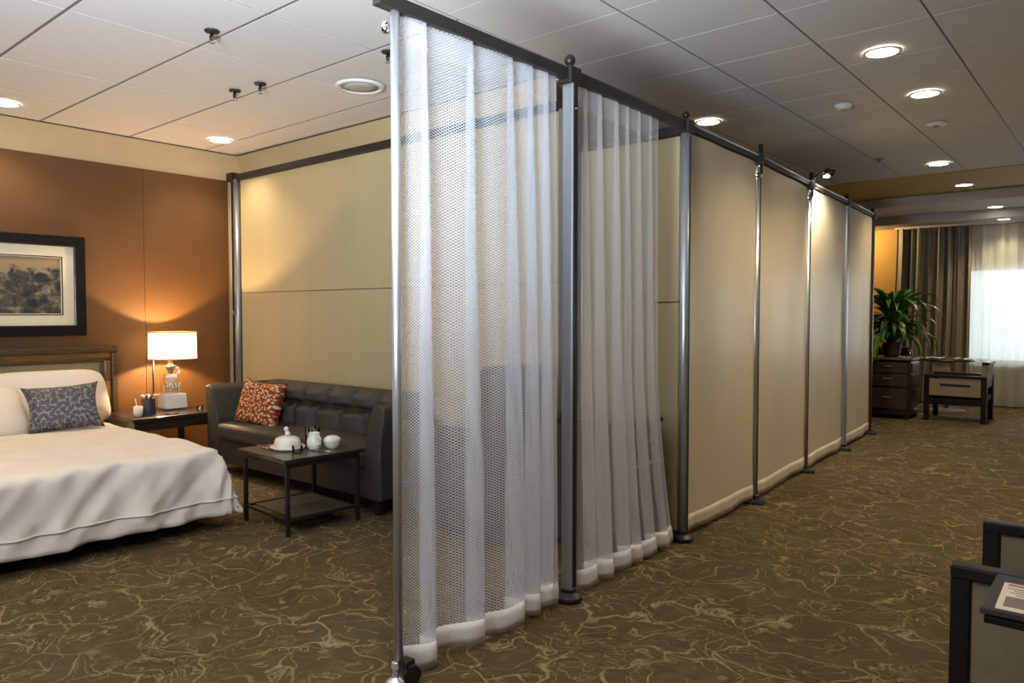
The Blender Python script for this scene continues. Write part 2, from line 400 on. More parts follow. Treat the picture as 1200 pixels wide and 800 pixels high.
# --- left wall with rust wall covering in two strips
wl = struct('wall_left', MB().box((XL-.06, (YN+YF)/2, ZC/2), (.12, YF-YN+.2, ZC)), 'wall')
for y0, y1 in ((-2.9, 3.02), (3.024, 3.84)):
    MB().box((XL+.004, (y0+y1)/2, 2.66/2), (.008, y1-y0, 2.66)).build('wall_covering', 'brown', wl)
struct('wall_back', MB().box(((XL-3.02)/2, YA+.05, ZC/2), (-3.02-XL, .10, ZC)), 'wall')
def holed_wall(name, y, thick, holes, mat='wall', x0=XL-.1, x1=XR+.1, ztop=ZC):
    mb = MB(); xs = x0
    z0, z1 = holes[0][2], holes[0][3]
    for a, b, zz0, zz1 in holes:
        mb.box(((xs+a)/2, y, ztop/2), (a-xs, thick, ztop)); mb.box(((a+b)/2, y, zz0/2), (b-a, thick, zz0)); mb.box(((a+b)/2, y, (zz1+ztop)/2), (b-a, thick, ztop-zz1)); xs = b
    mb.box(((xs+x1)/2, y, ztop/2), (x1-xs, thick, ztop))
    return struct(name, mb, mat)
def window(name, y, a, b, z0, z1, n, sgn):
    w = MB()
    for x in [a + (b-a)*k/n for k in range(n+1)]: w.box((x, y, (z0+z1)/2), (.06, .07, z1-z0))
    for z in (z0+.03, z1-.03): w.box(((a+b)/2, y, z), (b-a, .07, .06))
    o = struct(name, w, 'white_plastic', bevel=.004)
    for k in range(n):
        xa, xb = a+(b-a)*k/n+.03, a+(b-a)*(k+1)/n-.03
        MB().box(((xa+xb)/2, y+sgn*.015, (z0+z1)/2), (xb-xa, .008, z1-z0-.12)).build('pane', 'pane', o)
    MB().box(((a+b)/2, y-sgn*.10, z0-.02), (b-a+.06, .16, .03)).build('window_sill', 'white_plastic', o, bevel=.004)
    return o
holed_wall('wall_far', YF+.07, .14, [(-1.95, 3.2, .62, 2.05)], 'wall')
MB().box(((XL-1.96)/2, YF-.004, ZC/2), (-1.96-XL, .008, ZC)).build('painted_section', 'ochre', bpy.data.objects['wall_far'])
window('window_1', YF+.07, -1.95, 3.2, .62, 2.05, 5, 1)
holed_wall('wall_near', YN-.07, .14, [(-3.1, -.1, .7, 2.3)])  # unseen wall; its opening is added for the assumed window
window('assumed_window_2', YN-.07, -3.1, -.1, .7, 2.3, 3, -1)  # assumed window, unseen behind the camera, added to let fill light in
struct('wall_right', MB().box((XR+.06, (YN+YF)/2, ZC/2), (.12, YF-YN+.2, ZC)), 'wall')
struct('baseboard_back', MB().box(((XL-3.02)/2, YA-.008, .05), (-3.03-XL, .016, .10)), 'wood')
struct('baseboard_far', MB().box(((XL+XR)/2, YF-.008, .05), (XR-XL, .016, .10)), 'wood')

# ================================================================== CEILING FIXTURES
def downlight(x, y, z, label, group, power=60, r=.088, color=WARM):
    t = thing('downlight', label, 'ceiling light', (x, y, z), 0, group)
    MB().lathe([(r*1.22, 0), (r*1.20, -.006), (r*1.02, -.007), (r*.98, .0)], n=28, cap=False).build('trim_ring', 'white_plastic', t, smooth=True)
    MB().lathe([(.001, -.003), (r, -.003), (r, -.001), (.001, -.001)], n=28).build('lens', 'bulb', t)
    l = bpy.data.lights.new('downlight_beam', 'SPOT'); l.energy = power; l.color = color; l.spot_size = 2.1; l.spot_blend = .7; l.shadow_soft_size = .07
    o = bpy.data.objects.new('downlight_beam', l); o.location = (0,0,-.02); o.parent = t; col.objects.link(o)
    return t
G1, G2 = 'downlights over the aisle', 'downlights over the bed alcove'
downlight(-1.205, 4.881, ZC, 'lit round ceiling downlight nearest the camera over the aisle', G1)
downlight(-1.194, 5.997, ZC, 'lit round ceiling downlight second from the camera over the aisle', G1)
downlight(-1.625, 8.87, ZC, 'lit round ceiling downlight in the last tiles before the ochre band', G1)
downlight(-1.647, 10.50, ZC, 'lit round ceiling downlight set in the ochre painted band', G1, 40)
downlight(-1.50, 11.95, 2.80, 'lit round downlight in the lower white ceiling past the ochre band', G1, 34)
downlight(-1.46, 12.45, 2.68, 'lit round downlight in the bulkhead close above the window sheer', G1, 22, .075)
downlight(-2.721, 5.731, ZC, 'lit round ceiling downlight just above the rail of the partition', G1, 20)
downlight(-6.496, 1.849, ZC, 'lit round ceiling downlight above the framed picture at left edge', G2, 34)
downlight(-6.385, 3.492, ZC, 'lit round ceiling downlight in the corner above the table lamp', G2, 34)
# unseen lamps added to the same rows, out of the picture to the right and behind; the bed one is added to brighten it
for i, (x, y) in enumerate(((.9, 4.9), (.9, 7.6), (-1.2, 1.2), (-4.7, .75))):
    downlight(x, y, ZC, ['added lit downlight right of the aisle, level with the armchair', 'added lit downlight right of the aisle, far end', 'added lit downlight overhead of the camera', 'added downlight brightening the bed, above its unseen half'][i], 'added downlights outside the picture', 60)

def sprinkler(x, y, label, drop=.05, mat='metal_dark'):
    t = thing('sprinkler', label, 'sprinkler', (x, y, ZC), 0, 'ceiling sprinklers')
    MB().lathe([(.040, .0), (.038, -.008), (.018, -.012), (.012, -.012)], n=18).build('escutcheon', mat, t, smooth=True)
    MB().lathe([(.009, -.010), (.009, -drop*.6), (.014, -drop*.6), (.011, -drop)], n=12).build('nozzle', mat, t, smooth=True)
    m = MB(); m.tube([(-.013,0,-.02), (-.015,0,-drop), (0,0,-drop-.016), (.015,0,-drop), (.013,0,-.02)], .0025, 6); m.lathe([(.001,-drop-.018), (.017,-drop-.018), (.017,-drop-.015), (.001,-drop-.015)], n=12)
    m.build('deflector', 'polish', t, smooth=True)
k = 1.566/1.292
sprinkler(-3.268*k, 1.754*k, 'dark sprinkler head in the tile nearest the top of the picture')
sprinkler(-4.032*k, 2.299*k, 'left one of the close pair of dark sprinkler heads')
sprinkler(-3.803*k, 2.324*k, 'right one of the close pair of dark sprinkler heads')
sprinkler(-2.86*k, 2.45*k, 'dark sprinkler head half hidden behind the front chrome post')
sprinkler(-1.674*k, 6.761*k, 'small sprinkler head hanging before the ochre ceiling band', mat='grey_metal')
def detector(x, y, label, r, h):
    t = thing('smoke_detector', label, 'smoke detector', (x, y, ZC), 0)
    MB().lathe([(r, .0), (r, -h*.4), (r*.8, -h*.5), (r*.8, -h*.8), (r*.55, -h), (.001, -h)], n=24).build('housing', 'white_plastic', t, smooth=True)
    MB().lathe([(r*.3, -h-.006), (r*.3, -h+.002)], n=12).build('sensor', 'grey_metal', t)
detector(-1.424*k, 4.882*k, 'small white smoke detector between the downlights and the partition', .065, .035)
detector(-1.077*k, 5.769*k, 'flat smoke detector beyond the second aisle downlight', .08, .02)
t = thing('ceiling_speaker', 'round flush white ceiling speaker beside the front chrome post', 'ceiling speaker', (-4.134, 3.291, ZC))
MB().lathe([(.17, 0), (.165, -.012), (.135, -.016), (.128, -.004)], n=36, cap=False).build('rim', 'white_plastic', t, smooth=True)
MB().lathe([(.13, -.006), (.06, -.016), (.001, -.018)], n=36).build('grille', plain('grille_grey', (.42,.40,.37), .6, bump=.5, bscale=500), t, smooth=True)

# ================================================================== PARTITION
ZT = 2.45
posts = [(-2.043, 1.784), (-2.025, 2.823), (-2.045, 4.013), (-2.075, 5.155), (-2.15, 6.455), (-2.21, 7.735), (-2.285, 8.97)]
plabels = ['slim chrome end post of the partition on a caster, nearest the camera', 'dark square partition post between the two sheer curtains', 'chrome partition post between the second sheer curtain and first taut panel',
           'chrome partition post between the first and second taut panels', 'chrome partition post carrying the clip-on lamp', 'wide grey partition post before the last taut panel', 'dark end post of the partition nearest the plant']
for i, ((x, y), lb) in enumerate(zip(posts, plabels)):
    t = thing('partition_post', lb, 'partition post', (x, y, 0), 0, 'posts of the curtain partition')
    if i == 0:
        MB().tube([(0,0,.09), (0,0,ZT-.02)], .0175, 20).build('tube', 'chrome', t, smooth=True)
        MB().lathe([(.001,-.02), (.014,-.018), (.018,0), (.014,.018), (.001,.02)], (-.035,-.012,ZT-.075), 14).build('knob', 'polish', t, smooth=True)
        auto(MB().lathe([(.034,0), (.036,.006), (.020,.016), (.014,.022), (.013,.05), (.018,.056), (.016,.075)], (-.010,-.004,0), 24).build('glide_foot', 'chrome', t))
        MB().tube([(-.008,-.004,.07), (0,-.0,.10)], .012, 10).build('foot_bracket', 'polish', t, smooth=True)
        w = MB(); w.tube([(.028,.03,.036), (.052,.022,.036)], .036, 22); auto(w.build('caster_wheel', 'rubber', t, bevel=.005))
        w = MB(); w.box((.022,.018,.075), (.05,.045,.03)); w.build('caster_fork', 'rubber', t, bevel=.006)
        continue
    if i == 1:
        MB().box((0,0,(.05+ZT)/2), (.066,.036,ZT-.05)).build('tube', 'grey_metal', t, bevel=.009, seg=3)
        MB().box((.0335,.0,ZT/2+.02), (.004,.030,ZT-.10)).build('shaded_face', 'metal_dark', t, bevel=.001)  # dark strip puts the shade of this side into the colour
        MB().lathe([(.008,0),(.008,.004)], (.034,0,ZT-.16), 10).build('screw', 'polish', t)
    elif i in (2, 3, 4):
        r = (.0, .0, .030, .026, .021)[i]
        MB().tube([(0,0,.04), (0,0,ZT-.03)], r, 24).build('tube', 'chrome', t, smooth=True)
        MB().box((r+.001,0,ZT/2), (.006,.008,ZT-.12)).build('groove', 'metal_dark', t)
    else:
        MB().box((0,0,(.04+ZT)/2), (.05,.075 if i == 5 else .05,ZT-.06)).build('tube', 'grey_metal' if i == 5 else 'metal_dark', t, bevel=.010, seg=3)
    # connector, finial, foot
    MB().box((0,0,ZT-.005), (.075,.085,.075)).build('connector', 'metal_dark', t, bevel=.006)
    if i < 3 or i > 4:
        rr = .026 if i == 1 else .021
        f = MB(); f.lathe([(.016,.03), (.012,.038)] + [(max(.012, rr*math.sin(PI*q/9)), .038+rr+.004-rr*math.cos(PI*q/9)) for q in range(1, 9)] + [(.002, .042+2*rr)], (0,0,ZT), 18)
        f.build('finial', 'metal_dark', t, smooth=True)
    else:
        MB().lathe([(.018,-.11), (.018,.09)], (.022,0,ZT), 16).build('clamp_sleeve', 'metal_dark', t, smooth=True)
        MB().lathe([(.030,-.14), (.034,-.12), (.034,-.06), (.030,-.05)], (.0,0,ZT), 20).build('clamp_collar', 'polish', t, smooth=True)
    if i in (1, 2):
        auto(MB().lathe([(.058,.004), (.066,.012), (.066,.026), (.050,.040), (.036,.046), (.036,.060)], (0,0,0), 26).build('foot', 'rubber', t))
    else:
        m = MB(); m.box((.012,0,.020), (.13,.10,.036), taper=1.12, rz=.25); m.box((0,0,.050), (.07,.07,.03)); m.build('foot', 'rubber', t, bevel=.008)
# clip lamp on post 4
px, py = posts[4]
t = thing('clip_lamp', 'small black clip-on lamp shining down the fourth partition panel', 'lamp', (px+.02, py+.05, ZT+.02))
MB().box((0,0,.015), (.035,.04,.05)).build('clamp', 'metal_dark', t, bevel=.004)
MB().tube([(0,0,.04), (.06,.02,.075), (.12,.03,.07)], .007, 8).build('arm', 'metal_dark', t, smooth=True)
MB().tube([(.09,.03,.085), (.165,.03,.06)], [.026,.030], 14).build('head', 'metal_dark', t, smooth=True)
MB().lathe([(.001,-.012),(.024,-.012),(.024,.0),(.001,.0)], (.10,.03,.045), 14).build('led_disc', 'led', t)
l = bpy.data.lights.new('clip_lamp_beam', 'SPOT'); l.energy = 45; l.color = (1,.86,.62); l.spot_size = 1.9; l.spot_blend = .8; l.shadow_soft_size = .02
o = bpy.data.objects.new('clip_lamp_beam', l); o.parent = t; o.location = (.12,.06,.02); o.rotation_euler = Vector((-.30,.42,-.75)).to_track_quat('-Z','Y').to_euler(); col.objects.link(o)

# rails: one between each two posts
rl = ['over the first sheer curtain', 'over the second sheer curtain', 'over the first taut panel', 'over the second taut panel', 'over the third taut panel', 'over the last taut panel']
for i in range(6):
    a, b = Vector((*posts[i], ZT)), Vector((*posts[i+1], ZT)); d = (b-a).normalized()
    if i == 0: a = a - d*.10
    if i == 5: b = b + d*.06
    ln = (b-a).length; c = (a+b)/2
    t = thing('curtain_rail', 'dark bronze square rail ' + rl[i], 'rail', (c.x, c.y, ZT), math.atan2(d.y, d.x), 'top rails of the partition')
    hh = (.048, .048, .044, .040, .040, .040)[i]
    MB().box((0,0,0), (ln-.03, .042, hh)).build('rail_bar', 'rail', t, bevel=.003)
    if i > 1: MB().tube([(-ln/2+.05,-.024,.012), (ln/2-.05,-.024,.012)], .006, 8).build('glide_track', 'chrome', t, smooth=True)

# --- sheer curtains with pleats
def pleated(name, label, p0, p1, n, phase, mat, hemmat, seed, gather=None, ztop=ZT-.018, zbot=.025, amp=(.012,.05), group=None, cat='curtain', hem_h=.095, full=1.5, header=True, side=0., widths=None):
    rnd = random.Random(seed)
    a, b = Vector((*p0, 0)), Vector((*p1, 0)); L = (b-a).length; d = (b-a)/L; nrm = Vector((d.y, -d.x, 0))
    wd_ = widths or [rnd.uniform(.6, 1.4) for _ in range(n)]
    am = [rnd.uniform(.8, 1.2) for _ in range(n-1)] + [.4, .4]; ph = [rnd.uniform(-1, 1) for _ in range(n+1)]
    tot = sum(wd_); cum = [0]
    for w in wd_: cum.append(cum[-1] + w/tot)
    t = thing(name, label, cat, (a.x, a.y, 0), 0, group)
    def pos(u, z, off=0.):
        k = min(n-1, int(u*n)); loc = u*n-k; last = k == n-1
        h = max(0, (ztop-z)/(ztop-zbot)); w = (cum[k+1]-cum[k])*L
        ov = (.012 + .022*min(1, h*1.4))*am[k]*(0 if last else 1)
        A = (amp[0] + (amp[1]-amp[0])*min(1, h*1.3)**.8) * am[k] * min(1.25, .55 + w*2.6)
        T = .70
        if loc < T:                                   # broad face, bowing outwards
            q = loc/T; s_ = (w+ov)*q; e_ = -.35 + 1.35*(q*q*(3-2*q)) - .18*math.sin(2*PI*q + ph[k])*q*(1-q)*3
        else:                                         # narrow return behind the face
            q = (loc-T)/(1-T); s_ = w + ov*math.cos(PI*q)*.5 + ov*.5 - 0; e_ = 1 - 1.35*(q*q*(3-2*q))
            if last: s_ = w; 
        s = cum[k]*L + s_ + .010*math.sin(2.5*u*PI+2.3*h+seed)*h + .006*noise.noise(Vector((u*n*.9, z*1.3, seed)))
        if gather: s = gather(s/L, h)*L
        q_ = a + d*s + nrm*(A*e_ + side + off + .008*h*ph[k])
        return Vector((q_.x-a.x, q_.y-a.y, z + (.010*math.sin(7*u*PI+seed) if z < zbot+.12 else 0)))
    nu = n*26
    body0 = zbot + hem_h
    m = MB().grid(lambda u, v: pos(u, body0 + (ztop-body0)*v), nu, 22, lambda u, v: (u*L*full, v*(ztop-body0)))
    m.build('net_panel', mat, t, smooth=True, recalc=False)
    m = MB().grid(lambda u, v: pos(u, zbot + hem_h*v, .004*math.sin(PI*v)), nu, 3); o = m.build('hem', hemmat, t, smooth=True, recalc=False)
    so = o.modifiers.new('thick', 'SOLIDIFY'); so.thickness = .004
    if header:
        MB().grid(lambda u, v: pos(u, ztop - .115 + .115*v, .004), nu, 3, lambda u, v: (u*L*full, v*.125)).build('header_band', 'header', t, smooth=True, recalc=False)
    return t
pleated('sheer_curtain', 'white net curtain hanging between the chrome end post and the dark post', (-2.045, 1.80), (-2.045, 2.735), 6, .4, 'sheer', 'hem_white', 3, group='sheer curtains of the partition', side=.0, widths=[.12,.24,.25,.14,.11,.08], full=1.25)
def gat(s, h):      # second curtain is drawn part of the way; its free edge swings out towards the post near the floor
    e_ = .74 + .17*max(0, (h-.55)/.45)**1.6
    return s*e_
pleated('sheer_curtain', 'white net curtain drawn part way along from the dark post, free edge swinging', (-2.045, 2.86), (-2.06, 3.985), 7, 1.4, 'sheer2', 'hem_white', 11, gather=gat, group='sheer curtains of the partition', amp=(.010,.042))

# --- taut panels
tl_ = ['taut cream fabric panel next to the second sheer curtain', 'taut cream fabric panel second from the sheer curtains', 'taut cream fabric panel lit by the clip-on lamp', 'narrow looking taut cream panel at the far end of the partition']
for j, i in enumerate((2, 3, 4, 5)):
    a, b = Vector((*posts[i], 0)), Vector((*posts[i+1], 0)); d = (b-a).normalized(); L = (b-a).length - .06; c = (a+b)/2
    t = thing('taut_panel', tl_[j], 'panel', (c.x, c.y, 0), math.atan2(d.y, d.x), 'taut panels of the partition')
    sg = j*1.7
    def sheet(u, v, z0, z1, off=0):
        x = (u-.5)*L; z = z0+(z1-z0)*v
        y = .006*math.sin(3.1*u*PI+sg) * math.sin(PI*min(1, z/ZT)) + .003*math.sin(11*u+sg+z*.7)
        if z < .3: y += .006*math.sin(17*u+sg)*(1-z/.3)
        return (x, y+off, z)
    MB().grid(lambda u, v: sheet(u, v, .13, ZT-.03), 30, 14).build('fabric_sheet', 'taut', t, smooth=True, recalc=False)
    o = MB().grid(lambda u, v: sheet(u, v, .035+.006*math.sin(9*u+sg), .135, -.004), 40, 3).build('hem', 'hem_cream', t, smooth=True, recalc=False)
    o.modifiers.new('thick', 'SOLIDIFY').thickness = .006

# --- back screen behind the sofa
ZR = 2.675
t = thing('screen_wall', 'tall cream board screen with dark top rail behind the sofa', 'screen', (-6.76, 3.85, 0))
WL = -2.78 + 6.76
MB().box((WL/2, 0, ZR), (WL, .06, .055)).build('top_rail', 'metal_dark', t, bevel=.004)
MB().box((-.03, -.005, ZR+.005), (.10,.10,.085)).build('corner_block', 'metal_dark', t, bevel=.005)
MB().tube([(.035,-.01,.0), (.035,-.01,ZR-.02)], .034, 20).build('post', 'grey_metal', t, smooth=True)
MB().box((-.012,-.012,ZR/2), (.018,.05,ZR-.06)).build('dark_channel', 'metal_dark', t)
MB().box((WL-.03,0,ZR/2), (.05,.05,ZR)).build('post', 'grey_metal', t, bevel=.008)
zs = 1.555
for z0, z1 in ((.02, zs-.003), (zs+.003, ZR-.03)):
    MB().box((WL/2+.03, .012, (z0+z1)/2), (WL-.1, .016, z1-z0)).build('board', 'cream', t, bevel=.003)
MB().box((.002,-.045,1.36), (.012,.014,.05)).build('catch_plate', 'polish', t, bevel=.003)
# --- short screen joined to the third post
t = thing('return_screen', 'short cream screen with dark rail joined to the chrome post behind the second curtain', 'screen', (-2.09, 4.03, 0))
MB().box((-.36, 0, ZT-.015), (.72,.042,.055)).build('top_rail', 'metal_dark', t, bevel=.003)
for z0, z1 in ((.05, 1.42), (1.426, ZT-.045)):
    MB().box((-.355, .012, (z0+z1)/2), (.70,.014,z1-z0)).build('board', 'cream', t, bevel=.003)
MB().box((-.70,0,ZT/2), (.035,.04,ZT-.04)).build('post', 'grey_metal', t, bevel=.006)

# ================================================================== BED
BX0, BX1, BY0, BY1, BZ = -6.74, -4.46, .45, 2.37, .505
t = thing('bed', 'wide bed with white quilt pulled over the foot', 'bed', (BX0, (BY0+BY1)/2, 0))
ox, oy = BX0, (BY0+BY1)/2
MB().box(((BX1-BX0)/2, 0, .20), (BX1-BX0-.14, BY1-BY0-.10, .18)).build('bed_base', 'wood', t, bevel=.01)
for sx in (.2, BX1-BX0-.25):
    for sy in (-.8, .8): MB().box((sx, sy, .055), (.07,.07,.11), taper=.8).build('leg', 'wood', t, bevel=.004)
MB().box(((BX1-BX0)/2-.01, 0, .385), (BX1-BX0-.06, BY1-BY0-.06, .20)).build('mattress', 'linen', t, bevel=.04, seg=4)
def quilt(u, v):
    drape = .46
    ax, by = BX1-BX0-.02, (BY1-BY0)/2-.02
    a = u*(ax+drape) + .0; b = (v-.5)*2*(by+drape*.92)
    dx = max(0, a-ax); dy = max(0, abs(b)-by); sg = 1 if b > 0 else -1
    dd = max(dx, dy); hy = math.hypot(dx, dy)
    x = min(a, ax); y = max(-by, min(by, b)); z = BZ
    per = (b if dx >= dy else a*sg)
    if dd > 0:
        r = .07
        if dd < r*1.57: th = dd/r; out = r*math.sin(th); dn = r*(1-math.cos(th))
        else: out = r + (dd-r*1.57)*.16; dn = r + (dd-r*1.57)*.985
        ux, uy = dx/hy, dy/hy*sg
        f = min(1, dd/.40)
        corner = (min(dx, dy)/max(dd, 1e-6))
        wv = .018*f*math.sin(per*13+1.2) + .012*f*math.sin(per*29) + .02*f*noise.noise(Vector((per*4, dd*1.5, 2)))
        out += wv*(1-corner*.5) + corner*.07*f
        x += ux*out; y += uy*out; z -= dn
        z += .012*noise.noise(Vector((per*3, dd*3, 1)))
    z += .012*noise.noise(Vector((a*2.4, b*2.4, 0))) + .006*noise.noise(Vector((a*7, b*5, 3)))
    if dd > .05:
        n1 = noise.noise(Vector((per*5.0+dd*6, dd*1.6-per*.6, 5))) + .5*noise.noise(Vector((per*11+dd*9, dd*3, 9)))
        n1 = n1 - .9*abs(noise.noise(Vector((per*7+dd*7, dd*1.2, 21))))
        x += .030*n1*(1 if dx >= dy else .0); y += .030*n1*(1 if dy > dx else 0)
    return (x, y, max(z, .045))
q = MB().grid(quilt, 110, 130); o = q.build('quilt', 'quilt', t, smooth=True)
so = o.modifiers.new('thick', 'SOLIDIFY'); so.thickness = .022; so.offset = -1
# piping line of the quilt border
def border(fr):
    pts = []
    for k in range(131):
        v = .02+.96*k/130; p = quilt(fr, v); pts.append((p[0]+.006, p[1], p[2]))
    return pts
MB().tube(border(.962), .006, 6).build('quilt_piping', 'quilt', o, smooth=True)

# headboard stands behind the bed
t = thing('headboard', 'olive upholstered headboard in an antique gold wood frame behind the bed', 'headboard', (XL+.02, 1.42, 0))
hw = 2.745-1.42; hz = 1.075
MB().box((.03,0,.60), (.03, 2*hw-.2, .92)).build('padded_panel', 'olive_fabric', t, bevel=.012, seg=3)
def frame_ring(y0, z0, y1, z1, w, x, th, name, mat, par, bev=.006):
    m = MB()
    m.box((x, 0, z1-w/2), (th, y1-y0, w)); m.box((x, y0+w/2, (z0+z1-w)/2), (th, w, z1-z0-w)); m.box((x, y1-w/2, (z0+z1-w)/2), (th, w, z1-z0-w))
    return m.build(name, mat, par, bevel=bev)
frame_ring(-hw, .0, hw, hz, .055, .045, .08, 'outer_frame', 'dark_gold', t, .012)
frame_ring(-hw+.05, .1, hw-.05, hz-.05, .065, .042, .06, 'gold_moulding', 'gold_wood', t, .016)
frame_ring(-hw+.11, .1, hw-.11, hz-.11, .025, .045, .045, 'inner_bead', 'dark_gold', t, .008)

def pillow(name, label, loc, size, mat, rot, pinch=.12, puff=1., seed=0, cat='pillow', group=None, rnd_=0.):
    w, h, th = size
    def f(side):
        def g(u, v):
            a, b = u*2-1, v*2-1
            e_ = max(0, (1-a**4))*max(0, (1-b**4)); e_ = e_**.45
            x = a*w/2*(1 - pinch*.5*(1-abs(b)**2)*abs(a)**3 - rnd_*abs(b)**4)
            z = b*h/2*(1 - pinch*.5*(1-abs(a)**2)*abs(b)**3 - rnd_*1.6*abs(a)**6)
            y = side*th/2*e_*puff
            y += .010*noise.noise(Vector((a*2.2+seed, b*2.2, side)))*e_
            return (x, y, z)
        return g
    m = MB(); m.grid(f(-1), 22, 18); m.grid(f(1), 22, 18)
    o = m.build(name, mat, None, smooth=True)
    bm = bmesh.new(); bm.from_mesh(o.data); bmesh.ops.remove_doubles(bm, verts=bm.verts, dist=.0008); bmesh.ops.recalc_face_normals(bm, faces=bm.faces); bm.to_mesh(o.data); bm.free()
    o.location = loc; o.rotation_euler = rot
    return tag(o, label, cat, group)
# local pillow plane is x (width) - z (height), faces -y ; on the bed they face +x
pillow('bed_pillow', 'plump white pillow leaning on the headboard behind the leopard cushion', (-6.54, 2.07, .672), (.98, .47, .28), 'linen', (-.50, 0, PI/2), .03, 1.25, 1, group='white bed pillows', rnd_=.09)
pillow('bed_pillow', 'flat white pillow standing left of the leopard cushion', (-6.16, 1.50, .640), (.72, .44, .20), 'linen', (-.62, 0, PI/2+.12), .05, 1.0, 2, group='white bed pillows', rnd_=.09)
pillow('bed_pillow', 'white pillow cut off by the left picture edge', (-5.84, 1.08, .62), (.70, .42, .20), 'linen', (-.85, 0, PI/2+.2), .05, 1.0, 3, group='white bed pillows', rnd_=.09)
pillow('leopard_cushion', 'square black and grey leopard print cushion on the bed', (-6.02, 2.04, .665), (.50, .37, .15), 'leopard', (-.48, -.05, PI/2-.20), .30, 1., 4, 'cushion')

# picture over the bed
t = thing('framed_picture', 'black framed sepia landscape with wide ivory mat above the headboard', 'picture', (XL+.012, 1.93, 1.585))
pw, phh = .585, .415
def ring4(m, w0, h0, w, x, th):
    m.box((x,0,h0-w/2), (th, 2*w0, w)); m.box((x,0,-h0+w/2), (th, 2*w0, w)); m.box((x,-w0+w/2,0), (th, w, 2*h0-2*w)); m.box((x,w0-w/2,0), (th, w, 2*h0-2*w)); return m
ring4(MB(), pw, phh, .085, .022, .04).build('frame', 'wood_frame', t, bevel=.008)
ring4(MB(), pw-.08, phh-.08, .105, .012, .012).build('mat_board', 'mat_board', t, bevel=.003)
MB().box((.006,0,0), (.006, 2*(pw-.175), 2*(phh-.175))).build('print', 'print', t)
ring4(MB(), pw-.172, phh-.172, .008, .014, .014).build('inner_fillet', 'wood', t)
ring4(MB(), pw-.078, phh-.078, .010, .028, .03).build('inner_bead', 'wood', t, bevel=.002)

# ================================================================== NIGHTSTAND, LAMP
NX0, NX1, NY0, NY1, NZ = -6.775, -6.14, 2.58, 3.30, .505
t = thing('nightstand', 'dark wood nightstand table between the bed and the sofa', 'table', ((NX0+NX1)/2, (NY0+NY1)/2, 0))
dx, dy = NX1-NX0, NY1-NY0
MB().box((0,0,NZ-.015), (dx,dy,.03)).build('top', 'wood', t, bevel=.004)
MB().box((0,0,NZ-.07), (dx-.06,dy-.06,.08)).build('apron', 'wood', t, bevel=.003)
for sx in (-1,1):
    for sy in (-1,1): MB().box((sx*(dx/2-.04), sy*(dy/2-.04), (NZ-.03)/2), (.05,.05,NZ-.03), taper=.8).build('leg', 'wood', t, bevel=.003)
MB().box((0,0,.16), (dx-.1,dy-.1,.022)).build('shelf', 'wood', t, bevel=.003)
MB().box((dx/2-.028,0,NZ-.072), (.012,.35,.06)).build('drawer_front', 'wood', t, bevel=.003)
lx, ly = -6.58, 3.12
t = thing('table_lamp', 'lit table lamp with cream drum shade and sculpted silver white base', 'lamp', (lx, ly, NZ))
sz0, sz1, sr = .445, .69, .200
MB().lathe([(sr, sz0), (sr*.985, sz1)], (0,0,0), 48, cap=False).build('lamp_shade', 'shade', t, smooth=True, recalc=False)
for z in (sz0, sz1-.008):
    MB().lathe([(sr*1.006, z), (sr*1.006, z+.008), (sr*.975, z+.008), (sr*.975, z), (sr*1.006, z)], (0,0,0), 48, cap=False).build('shade_trim', 'gold_wood', t, smooth=True)
MB().box((0,-.01,.075), (.16,.18,.13), taper=1.1).build('base_block', 'ceramic', t, bevel=.008)
sil = plain('silver_glass', (.72,.66,.56), .14, .75, var=.25, nscale=30)
auto(MB().lathe([(.062,.14), (.066,.15), (.050,.16), (.052,.20), (.056,.235), (.040,.245)], (0,0,0), 18).build('fluted_cup', sil, t))
for k in range(12):
    an = 2*PI*k/12; MB().tube([(.052*math.cos(an), .052*math.sin(an), .155), (.056*math.cos(an), .056*math.sin(an), .235)], .007, 6).build('flute', sil, t, smooth=True)
auto(MB().lathe([(.03,.24), (.046,.262), (.052,.285), (.040,.305), (.022,.315)], (.0,-.012,0), 18).build('lower_swirl', 'ceramic', t))
MB().tube([(.01,.03,.30), (.0,.055,.325), (-.005,.045,.36), (0,.01,.375), (0,-.02,.36)], [.012,.014,.012,.010,.006], 10).build('swirl_leaf', 'ceramic', t, smooth=True)
auto(MB().lathe([(.020,.31), (.026,.34), (.044,.365), (.050,.385), (.030,.395), (.018,.41), (.022,.43), (.030,.44), (.012,.45)], (0,-.022,0), 18).build('upper_swirl', sil, t))
MB().tube([(0,-.01,.44), (0,0,.60)], .008, 8).build('stem', 'metal_dark', t, smooth=True)
MB().box((-.02,-.085,.165), (.03,.03,.30)).build('glass_fin', 'glass', t, bevel=.004)
MB().tube([(.02,-.185,.0), (.02,-.185,.45)], .007, 8).build('side_rod', 'metal_dark', t, smooth=True)
MB().ball((0,0,.495), .03, 12, 8).build('light_bulb', emit('lamp_bulb', (1,.80,.52), 14), t, smooth=True)
l = bpy.data.lights.new('table_lamp_light', 'POINT'); l.energy = 66; l.color = (1,.66,.34); l.shadow_soft_size = .022
o = bpy.data.objects.new('table_lamp_light', l); o.parent = t; o.location = (0,0,.555); col.objects.link(o)
